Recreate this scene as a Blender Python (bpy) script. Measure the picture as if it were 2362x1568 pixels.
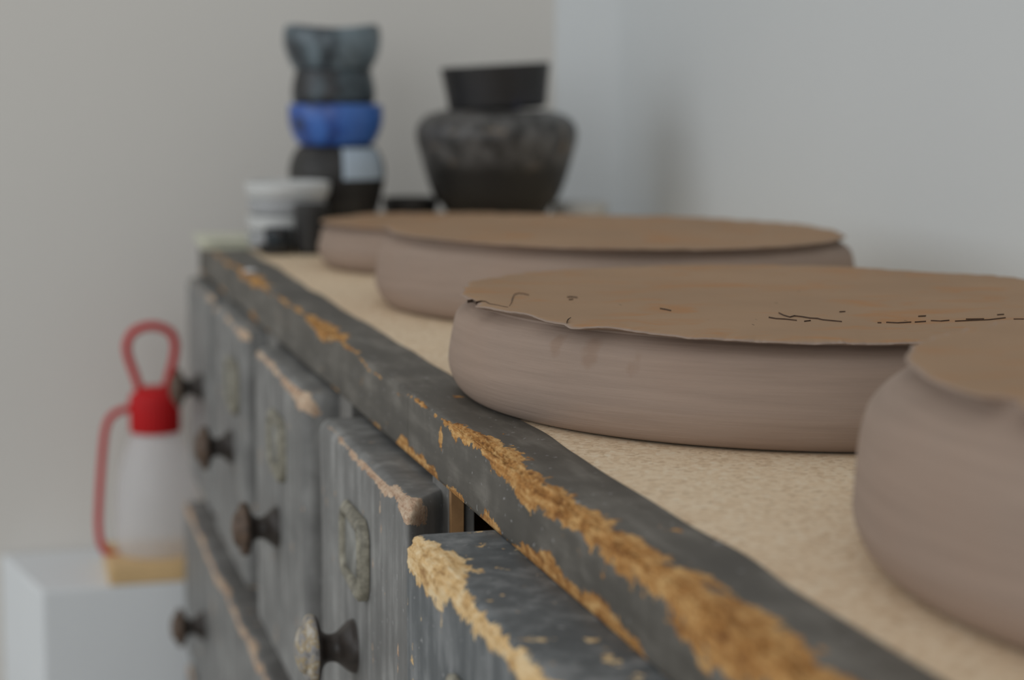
import bpy, bmesh, math, random
import numpy as np
from mathutils import Vector, Matrix

for o in list(bpy.data.objects):
    bpy.data.objects.remove(o, do_unlink=True)
sc = bpy.context.scene
COL = sc.collection
rng = np.random.default_rng(7)
random.seed(7)

# ------------------------------------------------------------------ camera
# World: +Y along the dresser (away), +X to the right, Z up. Dresser top is at z = T.
T = 0.86
F_PX, YAW, PITCH, ROLL, CAM_H = 4200.0, 15.7, 7.6, 0.3, 0.15
y_, p_, r_ = map(math.radians, (YAW, PITCH, ROLL))
Fv = Vector((math.sin(y_) * math.cos(p_), math.cos(y_) * math.cos(p_), -math.sin(p_)))
Rv = Vector((math.cos(y_), -math.sin(y_), 0))
Uv = Rv.cross(Fv)
R2 = Rv * math.cos(r_) + Uv * math.sin(r_)
U2 = Uv * math.cos(r_) - Rv * math.sin(r_)
cd = bpy.data.cameras.new('camera')
cam = bpy.data.objects.new('camera', cd)
COL.objects.link(cam)
M = Matrix((R2, U2, -Fv)).transposed().to_4x4()
M.translation = Vector((0, 0, T + CAM_H))
cam.matrix_world = M
cd.sensor_width = 36.0
cd.lens = F_PX / 2362.0 * 36.0
cd.clip_start = 0.02
cd.dof.use_dof = True
cd.dof.focus_distance = 0.815
cd.dof.aperture_fstop = 6.2
cd.dof.aperture_blades = 0
sc.camera = cam

# ------------------------------------------------------------------ light
w = bpy.data.worlds.new('room_light')
sc.world = w
w.use_nodes = True
bg = w.node_tree.nodes['Background']
bg.inputs[0].default_value = (1.0, 0.985, 0.96, 1)
bg.inputs[1].default_value = 0.52

def area(name, loc, target, sx, sy, power, col):
    l = bpy.data.lights.new(name, 'AREA')
    l.shape = 'RECTANGLE'; l.size = sx; l.size_y = sy; l.energy = power; l.color = col
    o = bpy.data.objects.new(name, l)
    COL.objects.link(o)
    o.location = loc
    o.rotation_euler = (Vector(target) - Vector(loc)).to_track_quat('-Z', 'Y').to_euler()
    return o
area('unseen_area_light', (-2.4, 1.05, 1.75), (0.4, 1.0, 0.9), 2.4, 1.6, 20.0, (0.86, 0.93, 1.0))  # daylight of the window on the left, out of view
area('unseen_area_light', (-1.7, -2.3, 1.55), (0.2, 2.0, 0.7), 1.6, 1.5, 18.0, (0.92, 0.96, 1.0))  # fill added behind the camera to brighten back wall and ledge, not a window

vs = sc.view_settings
vs.view_transform = 'Standard'
vs.look = 'None'
vs.exposure = 0.0
vs.gamma = 1.0
vs.use_curve_mapping = False

# ------------------------------------------------------------------ helpers
def link(name, me, mat=None, parent=None, smooth=True):
    o = bpy.data.objects.new(name, me)
    COL.objects.link(o)
    if mat is not None and len(me.materials) == 0:
        me.materials.append(mat)
    if smooth:
        me.polygons.foreach_set('use_smooth', [True] * len(me.polygons))
    if parent is not None:
        o.parent = parent
    return o

def tag(o, label=None, cat=None, group=None, kind=None):
    if label: o['label'] = label
    if cat: o['category'] = cat
    if group: o['group'] = group
    if kind: o['kind'] = kind
    return o

def empty(name, loc, label, cat, group=None):
    o = bpy.data.objects.new(name, None)
    COL.objects.link(o)
    o.location = loc
    o.empty_display_size = 0.05
    return tag(o, label, cat, group)

def grid_mesh(name, P, close_u=False, attrs=None):
    """P: (nu, nv, 3) array -> quad mesh."""
    nu, nv, _ = P.shape
    me = bpy.data.meshes.new(name)
    iu = np.arange(nu if close_u else nu - 1)
    iv = np.arange(nv - 1)
    a, b = np.meshgrid(iu, iv, indexing='ij')
    a2 = (a + 1) % nu
    q = np.stack([a * nv + b, a2 * nv + b, a2 * nv + b + 1, a * nv + b + 1], -1).reshape(-1, 4)
    from_arrays(me, P.reshape(-1, 3), q, attrs)
    return me

def from_arrays(me, V, Q, attrs=None):
    me.vertices.add(len(V)); me.vertices.foreach_set('co', np.ascontiguousarray(V, dtype=np.float32).ravel())
    n = Q.shape[1]
    me.loops.add(Q.size); me.loops.foreach_set('vertex_index', np.ascontiguousarray(Q, dtype=np.int32).ravel())
    me.polygons.add(len(Q))
    me.polygons.foreach_set('loop_start', np.arange(0, Q.size, n, dtype=np.int32))
    if attrs:
        for k, v in attrs.items():
            at = me.attributes.new(k, 'FLOAT', 'POINT')
            at.data.foreach_set('value', np.ascontiguousarray(v, dtype=np.float32).ravel())
    me.update(calc_edges=True)
    me.validate()

def _h(i, j, k, s):
    with np.errstate(over='ignore'):
        n = (i.astype(np.int64) * 374761393 + j.astype(np.int64) * 668265263 + k.astype(np.int64) * 2147483647 + s * 1274126177)
        n = (n ^ (n >> 13)) * 1274126177
        n = n ^ (n >> 16)
    return (n & 0xFFFFFF) / float(0xFFFFFF)

def vnoise(x, y, z=0.0, s=0):
    x = np.asarray(x, float); y = np.asarray(y, float) + 0 * x; z = np.asarray(z, float) + 0 * x
    xi, yi, zi = np.floor(x), np.floor(y), np.floor(z)
    fx, fy, fz = x - xi, y - yi, z - zi
    fx, fy, fz = [f * f * (3 - 2 * f) for f in (fx, fy, fz)]
    r = 0
    for a in (0, 1):
        for b in (0, 1):
            for c in (0, 1):
                wgt = (fx if a else 1 - fx) * (fy if b else 1 - fy) * (fz if c else 1 - fz)
                r = r + wgt * _h(xi + a, yi + b, zi + c, s)
    return r  # 0..1

def fbm(x, y, z=0.0, s=0, o=3):
    r = 0; a = 0.5; t = 0
    for i in range(o):
        r = r + a * vnoise(np.asarray(x) * 2 ** i, np.asarray(y) * 2 ** i, np.asarray(z) * 2 ** i, s + i)
        t += a; a *= 0.5
    return r / t

def lathe(name, prof, n=64, rfun=None, mat=None, parent=None):
    """prof: list of (r, z). Revolved about Z."""
    prof = np.array(prof, float)
    th = np.linspace(0, 2 * np.pi, n, endpoint=False)
    r = prof[:, 0][None, :] + 0 * th[:, None]
    z = prof[:, 1][None, :] + 0 * th[:, None]
    tt = th[:, None] + 0 * r
    if rfun: r, z = rfun(r, z, tt)
    P = np.stack([r * np.cos(tt), r * np.sin(tt), z], -1)
    return grid_mesh(name, P, close_u=True)

def smooth_prof(pts, n=6):
    """Catmull-Rom resample of a profile."""
    pts = [np.array(p, float) for p in pts]
    out = []
    for i in range(len(pts) - 1):
        p0 = pts[max(i - 1, 0)]; p1 = pts[i]; p2 = pts[i + 1]; p3 = pts[min(i + 2, len(pts) - 1)]
        for t in np.linspace(0, 1, n, endpoint=False):
            out.append(0.5 * ((2 * p1) + (-p0 + p2) * t + (2 * p0 - 5 * p1 + 4 * p2 - p3) * t * t + (-p0 + 3 * p1 - 3 * p2 + p3) * t ** 3))
    out.append(pts[-1])
    return [(max(float(p[0]), 0.0), float(p[1])) for p in out]

def tube_mesh(name, pts, rad, n=14, closed=False):
    pts = [Vector(p) for p in pts]
    N = len(pts)
    rings = []
    up = None
    for i, p in enumerate(pts):
        if closed: t = (pts[(i + 1) % N] - pts[i - 1]).normalized()
        else: t = (pts[min(i + 1, N - 1)] - pts[max(i - 1, 0)]).normalized()
        if up is None:
            up = t.orthogonal().normalized()
        up = (up - t * up.dot(t)).normalized()
        s = t.cross(up)
        rr = rad[i] if hasattr(rad, '__len__') else rad
        rings.append([p + (up * math.cos(a) + s * math.sin(a)) * rr for a in [2 * math.pi * k / n for k in range(n)]])
    bm = bmesh.new()
    vv = [[bm.verts.new(c) for c in ring] for ring in rings]
    for i in range(N if closed else N - 1):
        for k in range(n):
            bm.faces.new((vv[i][k], vv[i][(k + 1) % n], vv[(i + 1) % N][(k + 1) % n], vv[(i + 1) % N][k]))
    if not closed:
        bm.faces.new(vv[0][::-1]); bm.faces.new(vv[-1])
    bmesh.ops.recalc_face_normals(bm, faces=bm.faces)
    me = bpy.data.meshes.new(name); bm.to_mesh(me); bm.free()
    return me

def crom(pts, n=8):
    pts = [np.array(p, float) for p in pts]
    out = []
    for i in range(len(pts) - 1):
        p0 = pts[max(i - 1, 0)]; p1 = pts[i]; p2 = pts[i + 1]; p3 = pts[min(i + 2, len(pts) - 1)]
        for t in np.linspace(0, 1, n, endpoint=False):
            out.append(0.5 * ((2 * p1) + (-p0 + p2) * t + (2 * p0 - 5 * p1 + 4 * p2 - p3) * t * t + (-p0 + 3 * p1 - 3 * p2 + p3) * t ** 3))
    out.append(pts[-1])
    return out

def box_mesh(name, lo, hi, bevel=0.0, seg=2):
    bm = bmesh.new()
    bmesh.ops.create_cube(bm, size=1)
    lo = Vector(lo); hi = Vector(hi)
    for v in bm.verts:
        v.co = Vector([lo[i] + (v.co[i] + 0.5) * (hi[i] - lo[i]) for i in range(3)])
    if bevel > 0:
        bmesh.ops.bevel(bm, geom=bm.edges[:], offset=bevel, segments=seg, affect='EDGES', profile=0.5)
    me = bpy.data.meshes.new(name); bm.to_mesh(me); bm.free()
    return me

def axis_pts(a, b, r, step, fine):
    """coordinates from a to b, fine near both ends (rounded edge), coarse between"""
    k = max(4, int(round(2.5 * r / fine)))
    e = np.linspace(0, 2.5 * r, k)
    m = max(1, int(round((b - a - 5 * r) / step)))
    mid = np.linspace(a + 2.5 * r, b - 2.5 * r, m + 1)[1:-1]
    return np.concatenate([a + e, mid, (b - e)[::-1]])

def slab(name, lo, hi, r, step=0.01, fine=0.0015, ysteps=None, field=None):
    """Rounded box surface with dense, shared vertices. field(V)-> (V2, attrs)."""
    ax = [axis_pts(lo[i], hi[i], r, step if i != 1 or ysteps is None else ysteps, fine) for i in range(3)]
    n = [len(a) for a in ax]
    Qs = []
    def idx(i, j, k): return (i * n[1] + j) * n[2] + k
    for axis in range(3):
        u, v = [q for q in range(3) if q != axis]
        A, B = np.meshgrid(np.arange(n[u] - 1), np.arange(n[v] - 1), indexing='ij')
        for side in (0, 1):
            c = np.full_like(A, 0 if side == 0 else n[axis] - 1)
            def pt(da, db):
                t = [None] * 3; t[axis] = c; t[u] = A + da; t[v] = B + db
                return idx(*t)
            q = np.stack([pt(0, 0), pt(1, 0), pt(1, 1), pt(0, 1)], -1).reshape(-1, 4)
            flip = (side == 0) ^ (axis == 1)
            Qs.append(q[:, ::-1] if flip else q)
    Q = np.concatenate(Qs)
    uniq, inv = np.unique(Q, return_inverse=True)
    Q = inv.reshape(-1, 4)
    k = uniq % n[2]; j = (uniq // n[2]) % n[1]; i = uniq // (n[2] * n[1])
    V = np.stack([ax[0][i], ax[1][j], ax[2][k]], -1)
    lo = np.array(lo); hi = np.array(hi)
    inn = np.clip(V, lo + r, hi - r)
    d = V - inn
    L = np.linalg.norm(d, axis=1, keepdims=True); L[L < 1e-9] = 1
    off = np.linalg.norm(d, axis=1) > 1e-9
    V2 = np.where(off[:, None], inn + d / L * r, V)
    attrs = None
    if field: V2, attrs = field(V2)
    me = bpy.data.meshes.new(name)
    from_arrays(me, V2, Q, attrs)
    return me

# ------------------------------------------------------------------ materials
def new_mat(name):
    m = bpy.data.materials.new(name); m.use_nodes = True
    nt = m.node_tree
    b = nt.nodes['Principled BSDF']
    return m, nt, b

def nd(nt, t, **kw):
    n = nt.nodes.new(t)
    for k, v in kw.items(): setattr(n, k, v)
    return n

def coords(nt, scale=(1, 1, 1), rot=(0, 0, 0)):
    tc = nd(nt, 'ShaderNodeTexCoord')
    mp = nd(nt, 'ShaderNodeMapping')
    mp.inputs['Scale'].default_value = scale
    mp.inputs['Rotation'].default_value = rot
    nt.links.new(tc.outputs['Object'], mp.inputs['Vector'])
    return mp.outputs[0]

def noise(nt, vec, scale, detail=4, rough=0.55, dist=0.0):
    n = nd(nt, 'ShaderNodeTexNoise')
    n.inputs['Scale'].default_value = scale
    n.inputs['Detail'].default_value = detail
    n.inputs['Roughness'].default_value = rough
    n.inputs['Distortion'].default_value = dist
    if vec is not None: nt.links.new(vec, n.inputs['Vector'])
    return n.outputs['Fac']

def ramp(nt, fac, stops, interp='LINEAR'):
    r = nd(nt, 'ShaderNodeValToRGB')
    r.color_ramp.interpolation = interp
    e = r.color_ramp.elements
    while len(e) > 1: e.remove(e[-1])
    e[0].position = stops[0][0]; c = stops[0][1]
    e[0].color = (*c, 1) if hasattr(c, '__len__') else (c, c, c, 1)
    for p, c in stops[1:]:
        k = e.new(p); k.color = (*c, 1) if hasattr(c, '__len__') else (c, c, c, 1)
    nt.links.new(fac, r.inputs[0])
    return r.outputs[0]

def math_(nt, op, a, b=None, clamp=False):
    n = nd(nt, 'ShaderNodeMath', operation=op, use_clamp=clamp)
    for i, v in enumerate((a, b)):
        if v is None: continue
        if isinstance(v, (int, float)): n.inputs[i].default_value = v
        else: nt.links.new(v, n.inputs[i])
    return n.outputs[0]

def mixc(nt, fac, a, b, mode='MIX'):
    n = nd(nt, 'ShaderNodeMix', data_type='RGBA', blend_type=mode)
    for sock, v in ((n.inputs[0], fac), (n.inputs[6], a), (n.inputs[7], b)):
        if isinstance(v, (int, float)): sock.default_value = v
        elif isinstance(v, tuple): sock.default_value = (*v, 1)
        else: nt.links.new(v, sock)
    return n.outputs[2]

def bump(nt, b, h, strength, dist):
    n = nd(nt, 'ShaderNodeBump')
    n.inputs['Strength'].default_value = strength
    n.inputs['Distance'].default_value = dist
    nt.links.new(h, n.inputs['Height'])
    nt.links.new(n.outputs[0], b.inputs['Normal'])

def plaster(name, col):
    m, nt, b = new_mat(name)
    v = coords(nt)
    f = noise(nt, v, 2.2, 3)
    c = ramp(nt, f, [(0.3, tuple(x * 0.97 for x in col)), (0.7, col)])
    nt.links.new(c, b.inputs['Base Color'])
    b.inputs['Roughness'].default_value = 0.85
    bump(nt, b, noise(nt, v, 160, 4), 0.12, 0.002)
    return m

def painted_wood(name, paint_a, paint_b, wood_dark, wood_mid, wood_lite, fleck=0.70, vertical=False, rough=0.55):
    """Old grey paint over bare wood. The mesh attribute 'wear' says where it has rubbed off."""
    m, nt, b = new_mat(name)
    v = coords(nt)
    at = nd(nt, 'ShaderNodeAttribute', attribute_name='wear')
    fine = noise(nt, v, 420, 5, 0.65)
    med = noise(nt, v, 110, 4, 0.6)
    # ragged border of the worn area
    wv = math_(nt, 'ADD', at.outputs['Fac'], math_(nt, 'MULTIPLY', math_(nt, 'SUBTRACT', fine, 0.5), 1.0))
    wv = math_(nt, 'ADD', wv, math_(nt, 'MULTIPLY', math_(nt, 'SUBTRACT', med, 0.5), 1.3))
    wv = math_(nt, 'ADD', wv, math_(nt, 'MULTIPLY', math_(nt, 'SUBTRACT', noise(nt, v, 38, 3, 0.6), 0.5), 1.8))
    worn = ramp(nt, wv, [(0.0, 0.0), (0.06, 1.0)])
    # scattered chips
    ch = noise(nt, coords(nt, (1, 1, 0.45) if vertical else (1, 0.5, 1)), 75, 5, 0.62)
    chips = ramp(nt, ch, [(fleck, 0.0), (fleck + 0.012, 1.0)])
    worn2 = math_(nt, 'MAXIMUM', worn, chips)
    # bare wood
    gv = coords(nt, (6, 0.7, 6))
    g = noise(nt, gv, 60, 6, 0.7, 0.6)
    g2 = noise(nt, v, 300, 5, 0.7)
    gg = math_(nt, 'ADD', math_(nt, 'ADD', math_(nt, 'MULTIPLY', g, 0.45), math_(nt, 'MULTIPLY', g2, 0.3)), math_(nt, 'MULTIPLY', noise(nt, v, 70, 3, 0.6), 0.25))
    wood = ramp(nt, gg, [(0.385, wood_dark), (0.48, wood_mid), (0.58, wood_lite)])
    # paint with brushed scuffs
    sv = coords(nt, (1, 1, 0.12) if vertical else (1, 0.15, 1))
    s1 = noise(nt, sv, 90, 5, 0.6)
    s2 = noise(nt, v, 26, 5, 0.6)
    pc = ramp(nt, math_(nt, 'ADD', math_(nt, 'MULTIPLY', s1, 0.5), math_(nt, 'MULTIPLY', s2, 0.5)),
              [(0.33, tuple(x * 0.70 for x in paint_a)), (0.49, paint_a), (0.63, paint_b)])
    sp = noise(nt, v, 260, 2, 0.5)
    spk = ramp(nt, sp, [(0.70, 0.0), (0.735, 0.6)])
    pc = mixc(nt, spk, pc, (0.42, 0.42, 0.42))
    col = mixc(nt, worn2, pc, wood)
    nt.links.new(col, b.inputs['Base Color'])
    rr = ramp(nt, worn2, [(0.0, rough), (1.0, 0.9)])
    nt.links.new(rr, b.inputs['Roughness'])
    b.inputs['Specular IOR Level'].default_value = 0.35
    hgt = math_(nt, 'ADD', math_(nt, 'MULTIPLY', math_(nt, 'MULTIPLY', worn2, gg), 1.6),
                math_(nt, 'ADD', math_(nt, 'MULTIPLY', worn2, -0.7), math_(nt, 'MULTIPLY', s1, 0.12)))
    bump(nt, b, hgt, 0.8, 0.0016)
    return m

def plain(name, col, rough=0.5, var=0.12, scale=40, spec=0.5, metallic=0.0, bmp=0.0):
    m, nt, b = new_mat(name)
    v = coords(nt)
    f = noise(nt, v, scale, 5, 0.6)
    c = ramp(nt, f, [(0.3, tuple(x * (1 - var) for x in col)), (0.7, tuple(min(1, x * (1 + var)) for x in col))])
    nt.links.new(c, b.inputs['Base Color'])
    b.inputs['Roughness'].default_value = rough
    b.inputs['Specular IOR Level'].default_value = spec
    b.inputs['Metallic'].default_value = metallic
    if bmp: bump(nt, b, f, bmp, 0.001)
    return m

MAT = {}
MAT['wall_end'] = plaster('warm_white_plaster', (0.72, 0.70, 0.66))
MAT['wall_side'] = plaster('cool_white_plaster', (0.66, 0.69, 0.70))
MAT['floor'] = plain('grey_screed', (0.46, 0.44, 0.40), 0.7, 0.15, 8)
OCH_D, OCH_M, OCH_L = (0.15, 0.055, 0.014), (0.45, 0.215, 0.06), (0.68, 0.42, 0.17)
PALE_D, PALE_M, PALE_L = (0.36, 0.19, 0.07), (0.72, 0.48, 0.22), (0.86, 0.68, 0.42)
PINK_D, PINK_M, PINK_L = (0.30, 0.17, 0.10), (0.52, 0.36, 0.25), (0.66, 0.52, 0.38)
MAT['rail'] = painted_wood('worn_grey_rail_paint', (0.098, 0.090, 0.076), (0.175, 0.162, 0.140), OCH_D, OCH_M, OCH_L, 0.69)
MAT['drawer_a'] = painted_wood('worn_blue_grey_drawer_paint', (0.105, 0.116, 0.122), (0.235, 0.245, 0.25), PALE_D, PALE_M, PALE_L, 0.635, True)
MAT['drawer_b'] = painted_wood('worn_mid_grey_drawer_paint', (0.178, 0.178, 0.173), (0.30, 0.30, 0.29), PINK_D, PINK_M, PINK_L, 0.675, True)
MAT['stile'] = painted_wood('grey_stile_paint', (0.17, 0.165, 0.155), (0.26, 0.25, 0.24), OCH_D, OCH_M, OCH_L, 0.73, True)
MAT['bare'] = plain('bare_old_pine', (0.36, 0.20, 0.085), 0.8, 0.3, 60)
MAT['dark_inside'] = plain('dark_old_wood', (0.10, 0.065, 0.04), 0.85, 0.3, 30)
MAT['iron'] = plain('dark_worn_knob_wood', (0.040, 0.031, 0.026), 0.42, 0.5, 120, bmp=0.3)
MAT['iron_brown'] = plain('brown_worn_knob_wood', (0.082, 0.050, 0.031), 0.5, 0.6, 160, bmp=0.3)
MAT['holder'] = plain('tarnished_brass_holder', (0.25, 0.235, 0.185), 0.5, 0.6, 140, metallic=0.2, bmp=0.4)
MAT['paper'] = plain('old_label_card', (0.27, 0.27, 0.25), 0.9, 0.3, 90)

def knob_face_mat():
    m, nt, b = new_mat('worn_knob_face')
    v = coords(nt)
    f = noise(nt, v, 170, 5, 0.6)
    c = ramp(nt, f, [(0.36, (0.16, 0.15, 0.145)), (0.47, (0.30, 0.29, 0.28)), (0.54, (0.34, 0.25, 0.12)), (0.62, (0.46, 0.43, 0.38))])
    nt.links.new(c, b.inputs['Base Color']); b.inputs['Roughness'].default_value = 0.55
    bump(nt, b, f, 0.4, 0.001)
    return m
MAT['knob_face'] = knob_face_mat()

def chipboard():
    m, nt, b = new_mat('chipboard')
    v = coords(nt)
    vo = nd(nt, 'ShaderNodeTexVoronoi'); vo.inputs['Scale'].default_value = 420
    nt.links.new(coords(nt, (1, 1, 1)), vo.inputs['Vector'])
    sep = nd(nt, 'ShaderNodeSeparateColor'); nt.links.new(vo.outputs['Color'], sep.inputs[0])
    n1 = noise(nt, v, 300, 5, 0.65)
    n2 = noise(nt, v, 9, 3, 0.5)
    f = math_(nt, 'ADD', math_(nt, 'MULTIPLY', sep.outputs[0], 0.35), math_(nt, 'MULTIPLY', n1, 0.65))
    c = ramp(nt, f, [(0.26, (0.55, 0.40, 0.26)), (0.42, (0.74, 0.56, 0.375)), (0.6, (0.82, 0.66, 0.47)), (0.8, (0.84, 0.74, 0.58))])
    c2 = mixc(nt, ramp(nt, n2, [(0.35, 0.0), (0.7, 0.35)]), c, (0.72, 0.58, 0.41))
    nt.links.new(c2, b.inputs['Base Color'])
    b.inputs['Roughness'].default_value = 0.75
    b.inputs['Specular IOR Level'].default_value = 0.25
    bump(nt, b, f, 0.3, 0.0006)
    return m
MAT['board'] = chipboard()

def clay(name, side, top, marks=()):
    """leather-hard clay: turning rings on the wall, ochre smears on the flat top"""
    m, nt, b = new_mat(name)
    tc = nd(nt, 'ShaderNodeTexCoord')
    sx = nd(nt, 'ShaderNodeSeparateXYZ'); nt.links.new(tc.outputs['Object'], sx.inputs[0])
    v = coords(nt)
    ringv = coords(nt, (0.02, 0.02, 1.0))
    ring = noise(nt, ringv, 900, 5, 0.7)
    ring2 = noise(nt, coords(nt, (0.05, 0.05, 1.0)), 260, 4, 0.6)
    n1 = noise(nt, v, 14, 4, 0.5)
    n2 = noise(nt, coords(nt, (1, 1, 1)), 45, 4, 0.6)
    sc_ = ramp(nt, ring2, [(0.3, tuple(x * 0.90 for x in side)), (0.7, tuple(x * 1.07 for x in side))])
    sc_ = mixc(nt, ramp(nt, n1, [(0.45, 0.0), (0.75, 0.35)]), sc_, tuple(x * y for x, y in zip(side, (1.03, 0.93, 0.86))))
    for mx, my, mz, mr in marks:      # damp thumb marks
        vd = nd(nt, 'ShaderNodeVectorMath', operation='DISTANCE')
        mpv = nd(nt, 'ShaderNodeVectorMath', operation='MULTIPLY_ADD')
        nt.links.new(tc.outputs['Object'], mpv.inputs[0])
        mpv.inputs[1].default_value = (1, 1, 0.6); mpv.inputs[2].default_value = (0, 0, 0)
        nt.links.new(mpv.outputs[0], vd.inputs[0]); vd.inputs[1].default_value = (mx, my, mz * 0.6)
        dd = math_(nt, 'ADD', vd.outputs['Value'], math_(nt, 'MULTIPLY', math_(nt, 'SUBTRACT', noise(nt, v, 160, 3), 0.5), 0.006))
        mk = ramp(nt, math_(nt, 'DIVIDE', dd, mr), [(0.55, 0.5), (1.0, 0.0)])
        sc_ = mixc(nt, mk, sc_, tuple(x * y for x, y in zip(side, (0.80, 0.70, 0.62))))
    tp = ramp(nt, n1, [(0.3, tuple(x * 0.93 for x in top)), (0.7, tuple(x * 1.05 for x in top))])
    sm = ramp(nt, noise(nt, coords(nt, (1, 1.8, 1)), 18, 5, 0.6, 0.8), [(0.52, 0.0), (0.68, 0.8)])
    tp = mixc(nt, sm, tp, tuple(x * y for x, y in zip(top, (1.08, 0.84, 0.60))))
    pits = ramp(nt, noise(nt, coords(nt, (1, 0.35, 1)), 210, 3, 0.5), [(0.735, 0.0), (0.755, 0.8)])
    tp = mixc(nt, pits, tp, tuple(x * 0.32 for x in top))
    geo = nd(nt, 'ShaderNodeNewGeometry')
    sn = nd(nt, 'ShaderNodeSeparateXYZ'); nt.links.new(geo.outputs['Normal'], sn.inputs[0])
    istop = ramp(nt, sn.outputs[2], [(0.93, 0.0), (0.985, 1.0)])
    nt.links.new(mixc(nt, istop, sc_, tp), b.inputs['Base Color'])
    b.inputs['Roughness'].default_value = 0.8
    b.inputs['Specular IOR Level'].default_value = 0.15
    hh = math_(nt, 'ADD', math_(nt, 'MULTIPLY', ring, math_(nt, 'SUBTRACT', 1.0, istop)), math_(nt, 'MULTIPLY', n2, 0.25))
    bump(nt, b, hh, 0.35, 0.0009)
    return m
CL_S, CL_T = (0.335, 0.255, 0.205), (0.375, 0.245, 0.150)
MAT['clay'] = clay('leather_hard_clay', CL_S, CL_T)
MAT['clay_marked'] = clay('leather_hard_clay_thumbed', CL_S, CL_T, ((-0.1563, -0.0846, 0.0385, 0.0045), (-0.1455, -0.1018, 0.0370, 0.0062), (-0.1315, -0.1198, 0.0315, 0.0050)))
MAT['crack'] = plain('dark_clay_crack', (0.075, 0.045, 0.028), 0.95, 0.3, 200)

def glaze(name, a, b_, c, scale=30, rough=0.3, lo=0.4, hi=0.6):
    m, nt, b = new_mat(name)
    f = noise(nt, coords(nt), scale, 5, 0.6, 0.4)
    col = ramp(nt, f, [(lo, a), ((lo + hi) / 2, b_), (hi, c)])
    nt.links.new(col, b.inputs['Base Color'])
    b.inputs['Roughness'].default_value = rough
    bump(nt, b, f, 0.2, 0.002)
    return m
MAT['g_black'] = glaze('black_stoneware_glaze', (0.014, 0.013, 0.012), (0.020, 0.019, 0.0175), (0.034, 0.032, 0.029), 40, 0.55)
MAT['g_blue'] = glaze('cobalt_blue_glaze', (0.02, 0.028, 0.05), (0.03, 0.09, 0.36), (0.055, 0.16, 0.50), 24, 0.35, 0.36, 0.55)
MAT['g_teal'] = glaze('blue_grey_glaze', (0.035, 0.042, 0.05), (0.085, 0.115, 0.135), (0.17, 0.22, 0.25), 26, 0.35)
MAT['g_dark_teal'] = glaze('dark_blue_black_glaze', (0.014, 0.014, 0.015), (0.025, 0.03, 0.036), (0.06, 0.085, 0.10), 26, 0.4)
MAT['g_indigo'] = glaze('black_glaze_with_indigo', (0.018, 0.017, 0.017), (0.022, 0.021, 0.024), (0.03, 0.04, 0.12), 16, 0.5, 0.5, 0.75)
MAT['white_glaze'] = plain('white_glazed_clay', (0.60, 0.61, 0.60), 0.4, 0.05, 30)
MAT['grey_glaze'] = plain('pale_grey_glazed_clay', (0.40, 0.41, 0.42), 0.4, 0.06, 30)
MAT['label'] = plain('pale_blue_paper', (0.42, 0.50, 0.58), 0.7, 0.06, 30)
MAT['pamphlet'] = plain('cream_paper', (0.66, 0.66, 0.54), 0.85, 0.06, 30)
MAT['red'] = plain('red_plastic', (0.52, 0.007, 0.010), 0.5, 0.06, 30, spec=0.3)
MAT['lath'] = plain('yellow_pine_board', (0.72, 0.50, 0.25), 0.7, 0.12, 20)
MAT['white_paint'] = plain('white_painted_board', (0.76, 0.79, 0.81), 0.6, 0.02, 6)
MAT['dot'] = plain('white_paint_drop', (0.75, 0.74, 0.74), 0.4, 0.04, 40)

def translucent_plastic():
    m, nt, b = new_mat('milky_plastic')
    out = nt.nodes['Material Output']
    tr = nd(nt, 'ShaderNodeBsdfTransparent'); tr.inputs[0].default_value = (0.97, 0.97, 0.98, 1)
    tl = nd(nt, 'ShaderNodeBsdfTranslucent'); tl.inputs[0].default_value = (0.99, 0.99, 1.0, 1)
    b.inputs['Base Color'].default_value = (0.93, 0.94, 0.96, 1)
    b.inputs['Roughness'].default_value = 0.35
    m1 = nd(nt, 'ShaderNodeMixShader'); m1.inputs[0].default_value = 0.4
    nt.links.new(b.outputs[0], m1.inputs[1]); nt.links.new(tl.outputs[0], m1.inputs[2])
    m2 = nd(nt, 'ShaderNodeMixShader')
    f = ramp(nt, noise(nt, coords(nt), 9, 2), [(0.3, 0.48), (0.7, 0.62)])
    nt.links.new(f, m2.inputs[0])
    nt.links.new(m1.outputs[0], m2.inputs[1]); nt.links.new(tr.outputs[0], m2.inputs[2])
    nt.links.new(m2.outputs[0], out.inputs['Surface'])
    return m
MAT['milky'] = translucent_plastic()

# ------------------------------------------------------------------ room
WY, WX = 2.12, 0.71           # end wall, side wall
CH = 0.648                    # the corner is boxed in by a slim slanting casing from here
def struct(name, me, mat):
    return tag(link(name, me, mat, smooth=False), kind='structure')
struct('floor', box_mesh('floor', (-3.0, -2.5, -0.1), (1.2, WY + 0.3, 0.0)), MAT['floor'])
tag(struct('wall_back', box_mesh('wall_back', (-3.0, WY, 0.0), (1.2, WY + 0.15, 2.7)), MAT['wall_end']))
tag(struct('wall_right', box_mesh('wall_right', (WX, -2.5, 0.0), (WX + 0.15, WY, 2.7)), MAT['wall_side']))
bm = bmesh.new()
lowv = [bm.verts.new((x, y, 0.0)) for x, y in ((CH, WY), (WX, WY - 0.055), (WX, WY))]
topv = [bm.verts.new((v.co.x, v.co.y, 2.7)) for v in lowv]
bm.faces.new(lowv[::-1]); bm.faces.new(topv)
for i in range(3):
    bm.faces.new((lowv[i], lowv[(i + 1) % 3], topv[(i + 1) % 3], topv[i]))
bmesh.ops.recalc_face_normals(bm, faces=bm.faces)
me = bpy.data.meshes.new('trim_1'); bm.to_mesh(me); bm.free()
struct('trim_1', me, MAT['wall_side'])

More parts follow.
